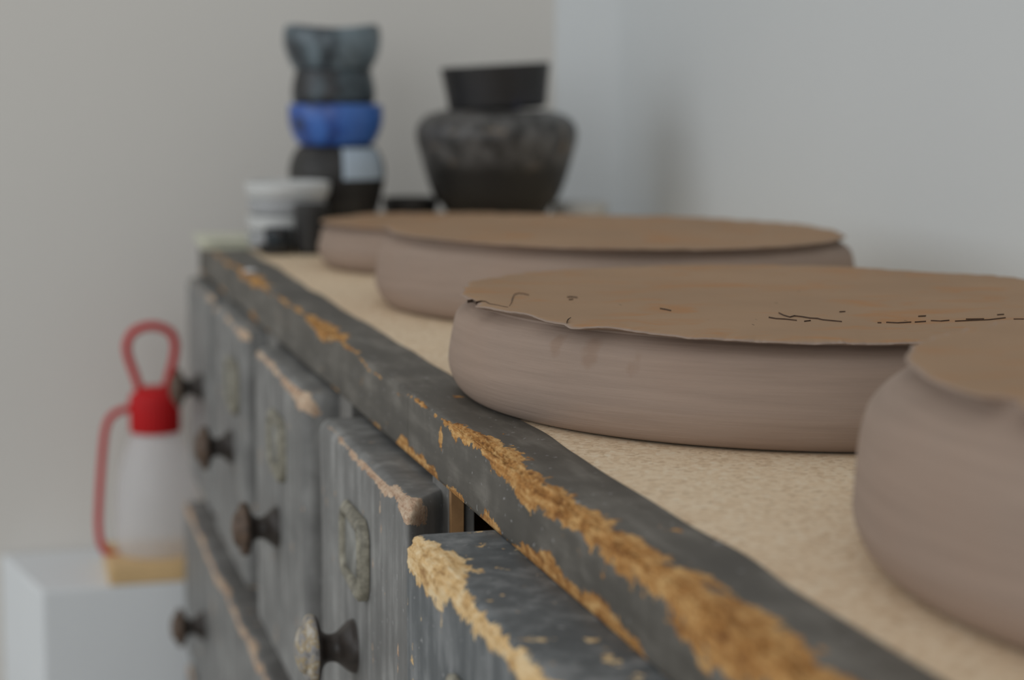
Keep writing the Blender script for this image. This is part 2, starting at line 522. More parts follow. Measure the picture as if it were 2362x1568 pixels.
# ------------------------------------------------------------------ dresser
DX, DY0, DY1 = 0.198, -0.34, 1.91     # carcass front, near end, far end
DBX = WX - 0.004                      # carcass back
dresser = empty('chest_of_drawers', (0.45, 0.78, 0.0), 'long old chest of drawers in chipped grey paint with a chipboard top', 'dresser')
OFF = np.array((0.45, 0.78, 0.0))
def dpart(name, me, mat, parent=None, label=None, smooth=True):
    """mesh given in world coordinates, parented under the dresser (or one of its parts)"""
    me.transform(Matrix.Translation(-Vector(OFF)))
    o = link(name, me, mat, parent or dresser, smooth)
    if label: o['label'] = label
    return o

# --- top rail with the splintered front edge
def build_rail():
    xi, xf, zt, zb = 0.2325, DX, T, T - 0.032
    ys = np.concatenate([np.arange(DY0, 0.34, 0.012), np.arange(0.34, 0.62, 0.0011), np.arange(0.62, 0.90, 0.0007), np.arange(0.90, 1.20, 0.0012), np.arange(1.20, DY1 + 1e-6, 0.003)])
    # cross-section: from the inner top edge over the front arris, down the front, back underneath
    s_top = np.concatenate([np.linspace(xi - xf, 0.014, 10)[:-1], np.linspace(0.014, 0.0, 22)])
    s_fr = np.concatenate([np.linspace(0.0, 0.014, 22)[1:], np.linspace(0.014, zt - zb, 14)[1:]])
    n0 = len(s_top)
    cs = [(xf + s, zt) for s in s_top] + [(xf, zt - s) for s in s_fr] + [(xf + 0.008, zb), (xi, zb), (xi, zt - 0.001)]
    ss = np.array(list(s_top) + [-s for s in s_fr] + [-0.05, -0.06, 0.06])
    cs = np.array(cs)
    Y = ys[:, None] + 0 * cs[None, :, 0]
    X = cs[None, :, 0] + 0 * Y
    Z = cs[None, :, 1] + 0 * Y
    S = ss[None, :] + 0 * Y
    # how far the wear reaches along the length
    A = np.interp(Y, [0.3, 0.45, 0.60, 0.74, 0.80, 0.83, 0.87, 0.95, 1.02, 1.09, 1.12, 1.20, 1.25, 1.30, 1.40, 1.50, 1.60, 1.7, 1.9],
                     [1.2, 1.25, 1.2, 1.15, 0.95, 0.25, 0.30, 0.10, -.1, 0.2, 0.9, 0.95, 0.3, 0.2, 0.35, 0.8, 0.5, 0.25, 0.6])
    Wd = np.interp(Y, [0.3, 0.48, 0.58, 0.70, 0.80, 0.85, 1.08, 1.16, 1.25, 1.5, 1.9],
                      [.0120, .0105, .0085, .0078, .0060, .0035, .004, .0085, .005, .008, .006])
    S0 = 0.0005 + (vnoise(Y * 38, 3.1, 0, 5) - 0.5) * 0.006 + np.interp(Y, [0.4, 0.8, 0.85, 0.95, 1.16, 1.5], [0, .001, -.002, -.004, .003, .001])
    wear = A - np.abs(S - S0) / Wd
    wear += (fbm(Y * 55, S * 220, 0, 11) - 0.5) * 1.1
    # chips along the lower arris of the rail
    Bm = (vnoise(Y * 34, 0.5, 0, 21) - 0.50) * 3.2 + np.interp(Y, [0.4, 0.66, 0.70, 0.75, 0.8, 0.86, 0.9, 1.0, 1.3], [-.2, .9, .6, .7, .0, .7, .0, -.5, -.3])
    wear = np.maximum(wear, np.where(S < -0.012, Bm - np.abs(S + 0.0325) / 0.006, -2.0))
    # vertical splits running down the front face
    Cm = (vnoise(Y * 75, 7.7, 0, 31) - np.where(Y > 0.64, 0.93, 0.74)) * 5.0 - np.abs(S + 0.012) / 0.02
    wear = np.maximum(wear, np.where(S < 0, Cm, -2.0))
    # round the arris, then bite material away where it is worn
    near = np.clip(1 - np.abs(S) / 0.0035, 0, 1)
    rnd = 0.0010 * near ** 2
    hard = np.clip(wear, 0, 1.2)
    grain = fbm(Y * 140, S * 900, 3.3, 41, 3)
    splin = fbm(Y * 420, S * 1300, 1.3, 43, 2)
    band = np.clip(1 - np.abs(S) / 0.016, 0, 1)
    bite = hard * band * (0.0010 + 0.0042 * (grain - 0.35) + 0.0050 * (splin - 0.48)) + rnd
    dx = np.where(S <= 0, 1.0, 0.0) + np.clip(1 - np.abs(S) / 0.006, 0, 1) * 0.5
    dz = np.where(S >= 0, 1.0, 0.0) + np.clip(1 - np.abs(S) / 0.006, 0, 1) * 0.5
    dx = np.clip(dx, 0, 1); dz = np.clip(dz, 0, 1)
    body = (np.abs(S) < 0.04)
    X = X + np.where(body, bite * dx, 0) + (vnoise(Y * 9, 1.0, 0, 51) - 0.5) * 0.0016
    Z = Z - np.where(body, bite * dz, 0)
    # inner edge wanders a little
    inner = (S > 0.03)
    X = X + np.where(inner, (vnoise(Y * 22, 4.0, 0, 61) - 0.5) * 0.0030, 0)
    P = np.stack([X, Y, Z], -1)
    P = np.concatenate([P, P[:, :1]], 1)
    wear = np.concatenate([wear, wear[:, :1]], 1)
    me = grid_mesh('top_rail', P[:, ::-1], attrs={'wear': wear[:, ::-1] * 0.9})
    return me
rail = dpart('top_rail', build_rail(), MAT['rail'], label='dark grey rail with splintered ochre front edge')

# --- chipboard top
dpart('top_board', box_mesh('top_board', (0.2318, DY0, T - 0.018), (DBX, DY1, T - 0.0006), 0.0005, 1), MAT['board'], label='bare chipboard panel', smooth=False)
# paint drops
def drop(x, y, z, r, nrm):
    prof = [(0.0, 0.35), (0.4, 0.32), (0.75, 0.2), (1.0, 0.0)]
    me = lathe('paint_drop', [(a * r, b * r) for a, b in prof[::-1]], 14)
    me.transform(Vector((0, 0, 1)).rotation_difference(Vector(nrm)).to_matrix().to_4x4())
    me.transform(Matrix.Translation((x, y, z)))
    return me
dpart('paint_drop', drop(0.2055, 1.568, T - 0.0002, 0.006, (0, 0, 1)), MAT['dot'], rail)

def const_wear(v=-1.0):
    def f(V):
        return V, {'wear': np.full(len(V), v) + (fbm(V[:, 1] * 20, V[:, 2] * 20, V[:, 0] * 20, 3) - 0.5) * 0.8}
    return f

# --- carcass
dpart('end_panel', slab('end_panel', (DX, DY1 - 0.02, 0.04), (DBX, DY1, T - 0.033), 0.001, 0.05, 0.001, field=const_wear()), MAT['stile'])
dpart('end_panel', slab('end_panel', (DX, DY0, 0.04), (DBX, DY0 + 0.02, T - 0.033), 0.001, 0.05, 0.001, field=const_wear()), MAT['stile'])
dpart('back_panel', box_mesh('back_panel', (DBX - 0.008, DY0 + 0.02, 0.04), (DBX, DY1 - 0.02, T - 0.019)), MAT['dark_inside'], smooth=False)
dpart('dust_board', box_mesh('dust_board', (DX + 0.03, DY0 + 0.02, T - 0.262), (DBX - 0.008, DY1 - 0.02, T - 0.252)), MAT['dark_inside'], smooth=False)
dpart('plinth', box_mesh('plinth', (DX + 0.012, DY0, 0.0), (DBX, DY1, 0.04), 0.002), MAT['dark_inside'], smooth=False)

# upper drawers: (near y, far y, front x, top z, knob y, knob z, material, wear width, wear strength)
UP = [
    (-0.315, -0.09, 0.174, -0.036, -0.20, -0.145, 'drawer_b', 0.005, 0.5, -0.20),
    (-0.055, 0.20, 0.173, -0.036, 0.075, -0.145, 'drawer_b', 0.005, 0.5, 0.075),
    (0.235, 0.475, 0.168, -0.036, 0.355, -0.145, 'drawer_a', 0.006, 0.8, 0.355),
    (0.514, 0.736, 0.1600, -0.0325, 0.632, -0.143, 'drawer_a', 0.0085, 1.15, 0.620),
    (0.799, 1.043, 0.1757, -0.0365, 0.936, -0.143, 'drawer_b', 0.0045, 0.55, 0.925),
    (1.120, 1.349, 0.1788, -0.036, 1.237, -0.1475, 'drawer_b', 0.0045, 0.6, 1.225),
    (1.435, 1.644, 0.1813, -0.036, 1.514, -0.1427, 'drawer_b', 0.004, 0.5, 1.495),
    (1.700, 1.900, 0.1835, -0.036, 1.765, -0.131, 'drawer_b', 0.004, 0.4, None),
]
ZB_UP = T - 0.246
def drawer_field(x0, z1, y0, y1, wd, st, seed, hero):
    def f(V):
        X, Y, Z = V[:, 0], V[:, 1], V[:, 2]
        ds = np.where(Z > z1 - 0.02, np.where(X - x0 > (z1 - Z), X - x0, -(z1 - Z)), -(z1 - Z))
        A = st + (fbm(Y * 26, 2.2, 0, seed) - 0.5) * 0.9
        if hero:
            A = A + np.interp(Y, [y0, y1 - 0.16, y1 - 0.09, y1 - 0.03, y1], [-0.35, -0.5, -0.1, 0.25, 0.35])
        else:
            A = A + np.interp(Y, [y0, y0 + 0.025, y0 + 0.06], [1.2, 0.6, 0.0])
        W_ = wd * (0.8 + 0.5 * vnoise(Y * 40, 1.0, 0, seed + 2))
        s0 = (-0.0035 if hero else -0.001) + (vnoise(Y * 30, 9.0, 0, seed + 3) - 0.5) * 0.006
        wear = A - np.abs(ds - s0) / W_
        # vertical far edge
        e = A * 0.55 - (y1 - Y) / 0.004 - np.clip((z1 - Z) / 0.12, 0, 1) * 0.5 + (fbm(Z * 60, 5.0, 0, seed + 5) - 0.5) * 1.0
        wear = np.maximum(wear, np.where(X < x0 + 0.006, e, -2))
        eb = 0.5 - (Z - ZB_UP) / 0.003 + (fbm(Y * 30, 8.0, 0, seed + 8) - 0.5) * 1.6
        wear = np.maximum(wear, np.where(Z < ZB_UP + 0.02, eb, -2))
        wear = wear + (fbm(Y * 90, Z * 90, X * 90, seed + 6) - 0.5) * 0.5
        hard = np.clip(wear, 0, 1)
        g = fbm(Y * 130, Z * 500 + X * 500, 1.0, seed + 7)
        V2 = V.copy()
        edge = np.clip(1 - np.abs(ds) / 0.012, 0, 1)
        amp = 0.0035 if hero else 0.002
        V2[:, 2] -= np.where(X < x0 + 0.03, hard * edge * amp * (g - 0.15), 0)
        V2[:, 0] += np.where(Z > z1 - 0.02, hard * edge * amp * (g - 0.25), 0)
        V2[:, 0] += (fbm(Y * 12, Z * 12, 0, seed + 9) - 0.5) * 0.0012
        if seed == 152:
            k = np.clip(1 - (Y - y0) / 0.09, 0, 1)
            V2[:, 1] += k * np.clip((X - x0) / 0.036, 0, 1) * 0.046 * np.clip((Z - (z1 - 0.06)) / 0.03, 0, 1)
        return V2, {'wear': wear}
    return f

def knob_mesh():
    # profile along +Z from the drawer face outwards (becomes -X)
    base = [(0.0, 0.0), (0.0135, 0.0), (0.0142, 0.0015), (0.0135, 0.0035), (0.0115, 0.006), (0.0082, 0.010), (0.0074, 0.0135), (0.0085, 0.0165), (0.0125, 0.0190), (0.0172, 0.0205), (0.0184, 0.0222)]
    face = [(0.0184, 0.0222), (0.0186, 0.0240), (0.0178, 0.0258), (0.0150, 0.0272), (0.0128, 0.0272), (0.0120, 0.0290), (0.0095, 0.0308), (0.0050, 0.0320), (0.0, 0.0323)]
    a = lathe('knob', smooth_prof(base, 4), 40)
    b = lathe('knob_face', smooth_prof(face, 4), 40)
    R = Matrix.Rotation(-math.pi / 2, 4, 'Y')
    a.transform(R); b.transform(R)
    return a, b
KN, KF = knob_mesh()
KN.materials.append(MAT['iron']); KF.materials.append(MAT['knob_face'])
KN2, KF2 = KN.copy(), KF.copy()
KN2.materials.clear(); KF2.materials.clear()
KN2.materials.append(MAT['iron']); KF2.materials.append(MAT['iron_brown'])

def put(name, me, loc, parent, worldloc=True):
    o = bpy.data.objects.new(name, me); COL.objects.link(o)
    me.polygons.foreach_set('use_smooth', [True] * len(me.polygons))
    o.parent = parent
    o.location = Vector(loc) - (Vector(OFF) if worldloc else Vector((0, 0, 0)))
    return o

def holder_mesh():
    """label holder: rounded frame with a fat pulled-out near rim, in the YZ plane, proud towards -X"""
    w2, h2 = 0.034, 0.0215
    def outline(w, h, r, n=8):
        pts = []
        for cx, cy, a0 in ((w - r, h - r, 0), (-w + r, h - r, 90), (-w + r, -h + r, 180), (w - r, -h + r, 270)):
            for k in range(n + 1):
                a = math.radians(a0 + 90 * k / n)
                pts.append((cx + r * math.cos(a), cy + r * math.sin(a)))
        return pts
    o = outline(w2, h2, 0.011); m = outline(w2 - 0.003, h2 - 0.003, 0.009); i = outline(w2 - 0.0065, h2 - 0.0065, 0.006)
    bm = bmesh.new()
    rows = []
    for pts, x in ((o, 0.0), (o, -0.0018), (m, -0.0040), (i, -0.0030), (i, 0.0)):
        rows.append([bm.verts.new((x - (0.0022 if (p[0] < -0.02 and x < 0) else 0), p[0], p[1])) for p in pts])
    N = len(o)
    for a in range(4):
        for k in range(N):
            bm.faces.new((rows[a][k], rows[a][(k + 1) % N], rows[a + 1][(k + 1) % N], rows[a + 1][k]))
    bmesh.ops.recalc_face_normals(bm, faces=bm.faces)
    me = bpy.data.meshes.new('label_holder'); bm.to_mesh(me); bm.free()
    me.materials.append(MAT['holder'])
    card = box_mesh('label_card', (-0.0012, -w2 + 0.005, -h2 + 0.005), (-0.0002, w2 - 0.005, h2 - 0.005))
    card.materials.append(MAT['paper'])
    return me, card
LH, LC = holder_mesh()

for n, (y0, y1, x0, zt, ky, kz, mk, wd, st, ly) in enumerate(UP):
    hero = (n == 3)
    z1 = T + zt
    dense = n in (3, 4)
    me = slab('drawer', (x0, y0, ZB_UP), (x0 + (0.068 if hero else 0.036), y1, z1), 0.0065 if hero else 0.007,
              0.003 if dense else 0.012, 0.0009 if dense else 0.0025, ysteps=0.0014 if dense else 0.006,
              field=drawer_field(x0, z1, y0, y1, wd, st, 100 + n * 13, hero))
    d = dpart('drawer', me, MAT[mk])
    dpart('drawer_box', box_mesh('drawer_box', (x0 + (0.0682 if hero else 0.0362), y0 + 0.02, ZB_UP + 0.012), (x0 + 0.40, y1 - 0.02, z1 - 0.035), 0.001, 1), MAT['bare'], d, smooth=False)
    grimy = n in (4,)
    k = put('knob', KN if grimy else KN2, (x0 + 0.0005, ky, T + kz), d)
    put('knob_face', KF if grimy else KF2, (0, 0, 0), k, False)
    if ly is not None:
        lh = put('label_holder', LH, (x0 - 0.0002, ly, T - 0.087), d)
        put('label_card', LC, (0, 0, 0), lh, False)

# stiles between the upper drawers
for ya, yb in ((-0.32, -0.28), (-0.085, -0.055), (0.20, 0.232), (0.478, 0.51), (0.818, 0.85), (1.062, 1.102), (1.368, 1.418), (1.660, 1.690)):
    if ya < -0.3: continue
    dpart('stile', slab('stile', (DX + 0.001, ya, T - 0.254), (DX + 0.014, yb, T - 0.0325), 0.0006, 0.02, 0.0004, field=const_wear(-0.9)), MAT['stile'])
# edge of bare wood on the stile beside the nearest sharp drawer
dpart('stile_lipping', box_mesh('stile_lipping', (DX + 0.0015, 0.8145, T - 0.25), (DX + 0.0080, 0.8178, T - 0.0328), 0.0003, 1), MAT['bare'], smooth=False)
dpart('middle_rail', slab('middle_rail', (DX + 0.001, DY0 + 0.02, T - 0.266), (DX + 0.035, DY1 - 0.02, T - 0.2545), 0.001, 0.02, 0.0008, field=const_wear(-0.8)), MAT['stile'])

# wide lower drawers
LOW = [(0.800, 1.895, T - 0.272, T - 0.430), (-0.315, 0.770, T - 0.272, T - 0.430), (0.800, 1.895, T - 0.448, T - 0.62), (-0.315, 0.770, T - 0.448, T - 0.62), (0.800, 1.895, T - 0.638, T - 0.81), (-0.315, 0.770, T - 0.638, T - 0.81)]
for n, (y0, y1, z1, z0) in enumerate(LOW):
    ZB_UP_saved = ZB_UP
    ZB_UP = z0
    x0 = 0.1750
    me = slab('wide_drawer', (x0, y0, z0), (x0 + 0.036, y1, z1), 0.005, 0.012, 0.0025, ysteps=0.006 if n == 0 else 0.02,
              field=drawer_field(x0, z1, y0, y1, 0.0045, 0.75, 300 + n * 17, False))
    d = dpart('wide_drawer', me, MAT['drawer_b'])
    dpart('drawer_box', box_mesh('drawer_box', (x0 + 0.0362, y0 + 0.02, z0 + 0.012), (x0 + 0.40, y1 - 0.02, z1 - 0.02), 0.001, 1), MAT['bare'], d, smooth=False)
    for ky in (y1 - 0.195, y0 + 0.195):
        k = put('knob', KN2, (x0 + 0.0005, ky, (z0 + z1) / 2), d)
        put('knob_face', KF2, (0, 0, 0), k, False)
    ZB_UP = ZB_UP_saved
for z1 in (T - 0.43, T - 0.62, T - 0.81):
    dpart('cross_rail', slab('cross_rail', (DX + 0.001, DY0 + 0.02, z1 - 0.018), (DX + 0.035, DY1 - 0.02, z1), 0.001, 0.03, 0.0008, field=const_wear(-0.8)), MAT['stile'])
dpart('centre_stile', slab('centre_stile', (DX + 0.001, 0.765, 0.045), (DX + 0.034, 0.805, T - 0.2665), 0.001, 0.03, 0.0008, field=const_wear(-0.8)), MAT['stile'])

# ------------------------------------------------------------------ clay platters, turned upside down
def platter(name, cx, cy, h, rt, rb, label, seed, neck=0.007, ndet=900, tilt=(0, 0), lobes=(), rag=1.0, mat='clay'):
    ins = 0.008
    m = rb   # widest radius
    outer = smooth_prof([(m - 0.012, 0.0), (m - 0.008, 0.0010), (m - 0.0035, 0.0055), (m - 0.0004, 0.0125), (m, 0.019),
                         (m - 0.0020, h * 0.63), (m * 0.66 + (rt - neck) * 0.34, h * 0.80), (rt - neck, h - 0.0040)], 7)
    outer = [(r, max(z, 0.0)) for r, z in outer]
    fl = [(rt - neck + 0.0008, h - 0.0033), (rt - 0.0045, h - 0.0027), (rt - 0.0025, h - 0.0019), (rt - 0.0008, h - 0.0013), (rt, h - 0.0008),
          (rt - 0.0005, h - 0.0004), (rt - 0.003, h - 0.0002), (rt - 0.008, h - 0.0002), (rt - 0.016, h - 0.0003), (rt - 0.035, h - 0.0005), (rt * 0.6, h - 0.0007), (rt * 0.3, h - 0.0006), (0.0, h - 0.0006)]
    inner = [(0.0, h - 0.009), (rt - neck - 0.03, h - 0.009), (rt - neck - 0.011, h * 0.75), (rb - 0.014, 0.006), (rb - 0.010, 0.0)]
    prof = outer + fl
    prof_in = inner
    def rf(r, z, t):
        c, s_ = np.cos(t), np.sin(t)
        big = fbm(c * 3 + 9, s_ * 3 + 9, 0, seed, 3) - 0.5
        jag = fbm(c * 26 + 40, s_ * 26 + 40, 0, seed + 3, 4) - 0.5
        fine = fbm(c * 120 + 140, s_ * 120 + 140, 0, seed + 5, 3) - 0.5
        wlip = np.clip((r - (rt - 0.010)) / 0.010, 0, 1) * (z > h - 0.0032)
        dr = (big * 0.006 + jag * 0.0026 + fine * 0.0009) * rag
        dz = (big * 0.0025 + jag * 0.0012) * rag
        for a, amp, wid, drp in lobes:
            g = np.exp(-(np.angle(np.exp(1j * (t - a))) / wid) ** 2)
            dr = dr + amp * g; dz = dz - drp * g
        r2 = r + wlip * dr
        z2 = z + wlip ** 1.5 * dz
        ov = 0.0015 * np.cos(2 * t + seed)
        return r2 + ov * np.clip(r / rt, 0, 1), z2 - math.tan(tilt[1]) * r * c * np.clip(z / h, 0, 1)
    me = lathe(name, prof[::-1], ndet, rf)
    me2 = lathe(name + '_in', prof_in, 96)
    o = link(name, me, MAT[mat])
    i = link('hollow_underside', me2, MAT['clay'], o)
    o.location = (cx, cy, T + 0.0002)
    tag(o, label, 'platter', 'upturned clay platters drying on the chest')
    return o

P2 = (0.397, 0.862)
def ang(px, py, c=P2): return math.atan2(py - c[1], px - c[0])
pl2 = platter('clay_platter', P2[0], P2[1], 0.0495, 0.1758, 0.182, 'sharp brown clay platter with a cracked ragged rim, overhanging the worn grey rail', 5,
              neck=0.0075, ndet=1800, tilt=(0, math.radians(0.45)),
              lobes=((-2.05, 0.0095, 0.50, 0.0006), (-2.565, 0.0055, 0.035, 0.0010), (-2.66, 0.002, 0.06, 0.0005), (-2.80, -0.0035, 0.07, 0.0), (-3.03, 0.004, 0.03, 0.0),
                     (-2.45, -0.0025, 0.04, 0.0), (-2.25, 0.002, 0.03, 0.0004), (-1.92, -0.002, 0.03, 0.0)), mat='clay_marked')
pl1 = platter('clay_platter', 0.437, 1.275, 0.0535, 0.170, 0.178, 'blurred clay platter directly behind the sharp one, second from the bowls', 23, neck=0.0075, tilt=(0, math.radians(0.5)), lobes=((-1.9, 0.005, 0.6, 0.0),))
pl3 = platter('clay_platter', 0.431, 0.467, 0.066, 0.162, 0.177, 'large out-of-focus clay platter nearest the viewer at the right edge', 37, neck=0.007,
              lobes=((-3.04, -0.007, 0.035, 0.0), (-2.85, 0.004, 0.08, 0.001)))
pl0 = platter('clay_platter', 0.392, 1.585, 0.040, 0.118, 0.121, 'small farthest clay platter beside the little black cup', 51, neck=0.007)

# cracks and tears in the flat top of the sharp platter (pixel of the photo -> point on that top)
def on_plane(px, py, z):
    d = Fv + R2 * ((px - 1181.0) / F_PX) - U2 * ((py - 784.0) / F_PX)
    t = (z - (T + CAM_H)) / d.z
    return Vector((0, 0, T + CAM_H)) + d * t
def crack(pts, wid, zoff=0.0):
    ztop = T + 0.0495
    P = [on_plane(x, y, ztop) for x, y in pts]
    bm = bmesh.new()
    prev = None
    L = []; Rr = []
    for i, p in enumerate(P):
        t = (P[min(i + 1, len(P) - 1)] - P[max(i - 1, 0)]); t.z = 0; t.normalize()
        s = Vector((-t.y, t.x, 0))
        k = 0.5 * wid * (0.35 + 0.9 * random.random()) * (0.25 if i in (0, len(P) - 1) else 1)
        L.append((p + s * k)); Rr.append((p - s * k))
    top = 0.0004; bot = -0.0012
    def zz(q): return ztop - 0.0004 - math.tan(math.radians(0.45)) * (q.x - P2[0])
    rows = []
    for l, r, p in zip(L, Rr, P):
        rows.append([bm.verts.new((l.x, l.y, zz(l) + top - 0.0002)), bm.verts.new((p.x, p.y, zz(p) + top)), bm.verts.new((r.x, r.y, zz(r) + top - 0.0002)), bm.verts.new((p.x, p.y, zz(p) + bot))])
    for a, b in zip(rows[:-1], rows[1:]):
        for k in range(4):
            bm.faces.new((a[k], a[(k + 1) % 4], b[(k + 1) % 4], b[k]))
    bm.faces.new(rows[0]); bm.faces.new(rows[-1][::-1])
    bmesh.ops.recalc_face_normals(bm, faces=bm.faces)
    me = bpy.data.meshes.new('crack'); bm.to_mesh(me); bm.free()
    me.transform(Matrix.Translation(-Vector((P2[0], P2[1], T))))
    return link('crack', me, MAT['crack'], pl2, smooth=False)
CR = [
    ([(1175, 712), (1180, 703), (1182, 694), (1186, 684), (1196, 681), (1208, 682), (1220, 685)], 0.0007),
    ([(1078, 699), (1090, 697), (1098, 702), (1110, 700), (1120, 701), (1130, 707), (1148, 710), (1160, 713), (1172, 715)], 0.0005),
    ([(1307, 748), (1310, 742), (1317, 738)], 0.0004),
    ([(1308, 689), (1318, 688), (1332, 690)], 0.0007), ([(1312, 695), (1322, 694)], 0.0006),
    ([(1522, 714), (1535, 716), (1548, 719)], 0.0005),
    ([(1796, 722), (1808, 728), (1822, 732), (1832, 729), (1850, 731), (1868, 734), (1886, 735), (1898, 738), (1920, 740), (1942, 742)], 0.0006),
    ([(1773, 733), (1790, 736), (1812, 737), (1838, 740)], 0.0004),
    ([(1855, 742), (1870, 740)], 0.0006),
    ([(2044, 743), (2070, 744), (2102, 742)], 0.0007), ([(2024, 744), (2033, 744)], 0.0006),
    ([(2110, 742), (2136, 740)], 0.0005), ([(2147, 738), (2170, 739), (2190, 737)], 0.0006),
    ([(2203, 739), (2240, 737), (2280, 735), (2320, 730)], 0.0006), ([(2228, 734), (2270, 733)], 0.0005), ([(2300, 723), (2316, 722)], 0.0005),
    ([(2118, 728), (2136, 727)], 0.0004), ([(1936, 719), (1950, 718)], 0.0005), ([(2338, 733), (2362, 733)], 0.0005),
]
for pts, wd in CR: crack(pts, wd)

# ------------------------------------------------------------------ bowls at the far end
def vessel(name, loc, pts, mat, label, cat='bowl', group=None, thick=0.005, n=72, rf=None, tilt=(0, 0, 0)):
    """outer profile bottom->rim; a matching inner wall is added so the vessel is hollow"""
    out = smooth_prof(pts, 6)
    rim = out[-1]
    inn = [(max(r - thick, 0.0), max(z, pts[0][1] + thick)) for r, z in out[::-1]]
    prof = [(0.0, pts[0][1])] + out + [(rim[0] - thick * 0.3, rim[1] + thick * 0.25), (rim[0] - thick * 0.7, rim[1] + thick * 0.25)] + inn + [(0.0, pts[0][1] + thick)]
    me = lathe(name, prof, n, rf)
    o = link(name, me, mat)
    o.location = loc; o.rotation_euler = tilt
    return tag(o, label, cat, group)

SX, SY = 0.3365, 1.87
G1 = 'stacked glazed bowls at the far end'
pot = vessel('round_pot', (SX, SY, T), [(0.030, 0.0), (0.0345, 0.004), (0.038, 0.020), (0.0455, 0.045), (0.0495, 0.068), (0.0475, 0.084), (0.041, 0.0965), (0.036, 0.099)],
             MAT['g_black'], 'round black pot with a pale paper label at the bottom of the tall stack', 'pot', G1)
# pale paper label on the pot, on its right front
def pot_label():
    th = np.linspace(math.radians(-93), math.radians(-32), 14)
    zz = np.linspace(0.066, 0.0975, 8)
    prof = np.array([(0.045, 0.0455), (0.068, 0.0499), (0.084, 0.0479), (0.0965, 0.0418), (0.099, 0.0372)])
    rr = np.interp(zz, prof[:, 0], prof[:, 1]) + 0.0006
    P = np.zeros((2, len(th), len(zz), 3))
    for s in (0, 1):
        for i, t in enumerate(th):
            for j in range(len(zz)):
                P[s, i, j] = ((rr[j] + 0.0007 * s) * math.cos(t), (rr[j] + 0.0007 * s) * math.sin(t), zz[j])
    return grid_mesh('paper_label', np.concatenate([P[1], P[0][::-1]], 0), close_u=True)
link('paper_label', pot_label(), MAT['label'], pot)['label'] = 'pale blue-grey paper label'
vessel('bowl', (SX - 0.001, SY, T + 0.0995), [(0.033, 0.0), (0.0385, 0.002), (0.0450, 0.013), (0.0485, 0.027), (0.0482, 0.041)], MAT['g_blue'],
       'bright cobalt blue bowl in the middle of the tall stack', 'bowl', G1)
vessel('bowl', (SX - 0.003, SY, T + 0.142), [(0.0405, 0.0), (0.0425, 0.006), (0.0420, 0.018), (0.0395, 0.030), (0.0390, 0.0335)], MAT['g_dark_teal'],
       'small dark blue-black bowl between the blue bowl and the wavy one', 'bowl', G1)
def wavy(r, z, t):
    k = np.clip((z - 0.02) / 0.022, 0, 1)
    return r * (1 + 0.02 * k * np.cos(2 * t)), z + k * (0.0016 * np.cos(2 * (t + 0.27)) - 0.0008 * np.sin(3 * t))
vessel('bowl', (SX - 0.004, SY, T + 0.177), [(0.0385, 0.0), (0.0410, 0.003), (0.0465, 0.014), (0.0492, 0.026), (0.0485, 0.037), (0.0465, 0.042)], MAT['g_teal'],
       'blue-grey bowl with a wavy rim on top of the tall stack', 'bowl', G1, rf=wavy)

BX, BY = 0.5035, 1.855
G2 = 'big dark bowls'
vessel('shallow_dish', (0.4220, 1.906, T), [(0.020, 0.0), (0.022, 0.003), (0.0255, 0.018), (0.029, 0.034), (0.0300, 0.042)], MAT['g_black'],
       'small dark dish peeping out left of the big black bowl', 'dish', None)
def shoulder_mat():
    m, nt, b = new_mat('black_glaze_speckled_shoulder')
    tc = nd(nt, 'ShaderNodeTexCoord'); sx = nd(nt, 'ShaderNodeSeparateXYZ'); nt.links.new(tc.outputs['Object'], sx.inputs[0])
    f = noise(nt, coords(nt), 55, 5, 0.65)
    band = ramp(nt, sx.outputs[2], [(0.074, 0.0), (0.088, 1.0)])
    blot = math_(nt, 'MULTIPLY', band, ramp(nt, f, [(0.36, 0.0), (0.60, 0.85)]))
    c = mixc(nt, blot, (0.018, 0.017, 0.0155), (0.14, 0.135, 0.13))
    tan = math_(nt, 'MULTIPLY', band, ramp(nt, noise(nt, coords(nt), 42, 2), [(0.62, 0.0), (0.70, 0.8)]))
    c = mixc(nt, tan, c, (0.28, 0.20, 0.12))
    nt.links.new(c, b.inputs['Base Color']); b.inputs['Roughness'].default_value = 0.42
    bump(nt, b, f, 0.2, 0.002)
    return m
MAT['g_shoulder'] = shoulder_mat()
vessel('bowl', (BX, BY, T), [(0.050, 0.0), (0.052, 0.002), (0.0525, 0.026), (0.057, 0.036), (0.0635, 0.0425), (0.0685, 0.052), (0.0740, 0.068), (0.0815, 0.094), (0.0848, 0.110), (0.082, 0.122), (0.072, 0.1315), (0.061, 0.1345)], MAT['g_shoulder'],
       'big black bowl with a speckled shoulder under the tilted small bowl', 'bowl', G2, thick=0.006)
vessel('bowl', (BX + 0.001, BY, T + 0.1365), [(0.044, 0.0), (0.0505, 0.0025), (0.0525, 0.014), (0.0548, 0.030), (0.0572, 0.0455)], MAT['g_indigo'],
       'tilted black bowl with an indigo tint on top of the big bowl', 'bowl', G2, tilt=(0, math.radians(-3.6), 0))
vessel('white_dish', (0.6000, 1.868, T), [(0.020, 0.0), (0.023, 0.003), (0.026, 0.018), (0.030, 0.032), (0.031, 0.038)], MAT['white_glaze'],
       'pale dish half hidden to the right of the big black bowl', 'dish', None, thick=0.004)

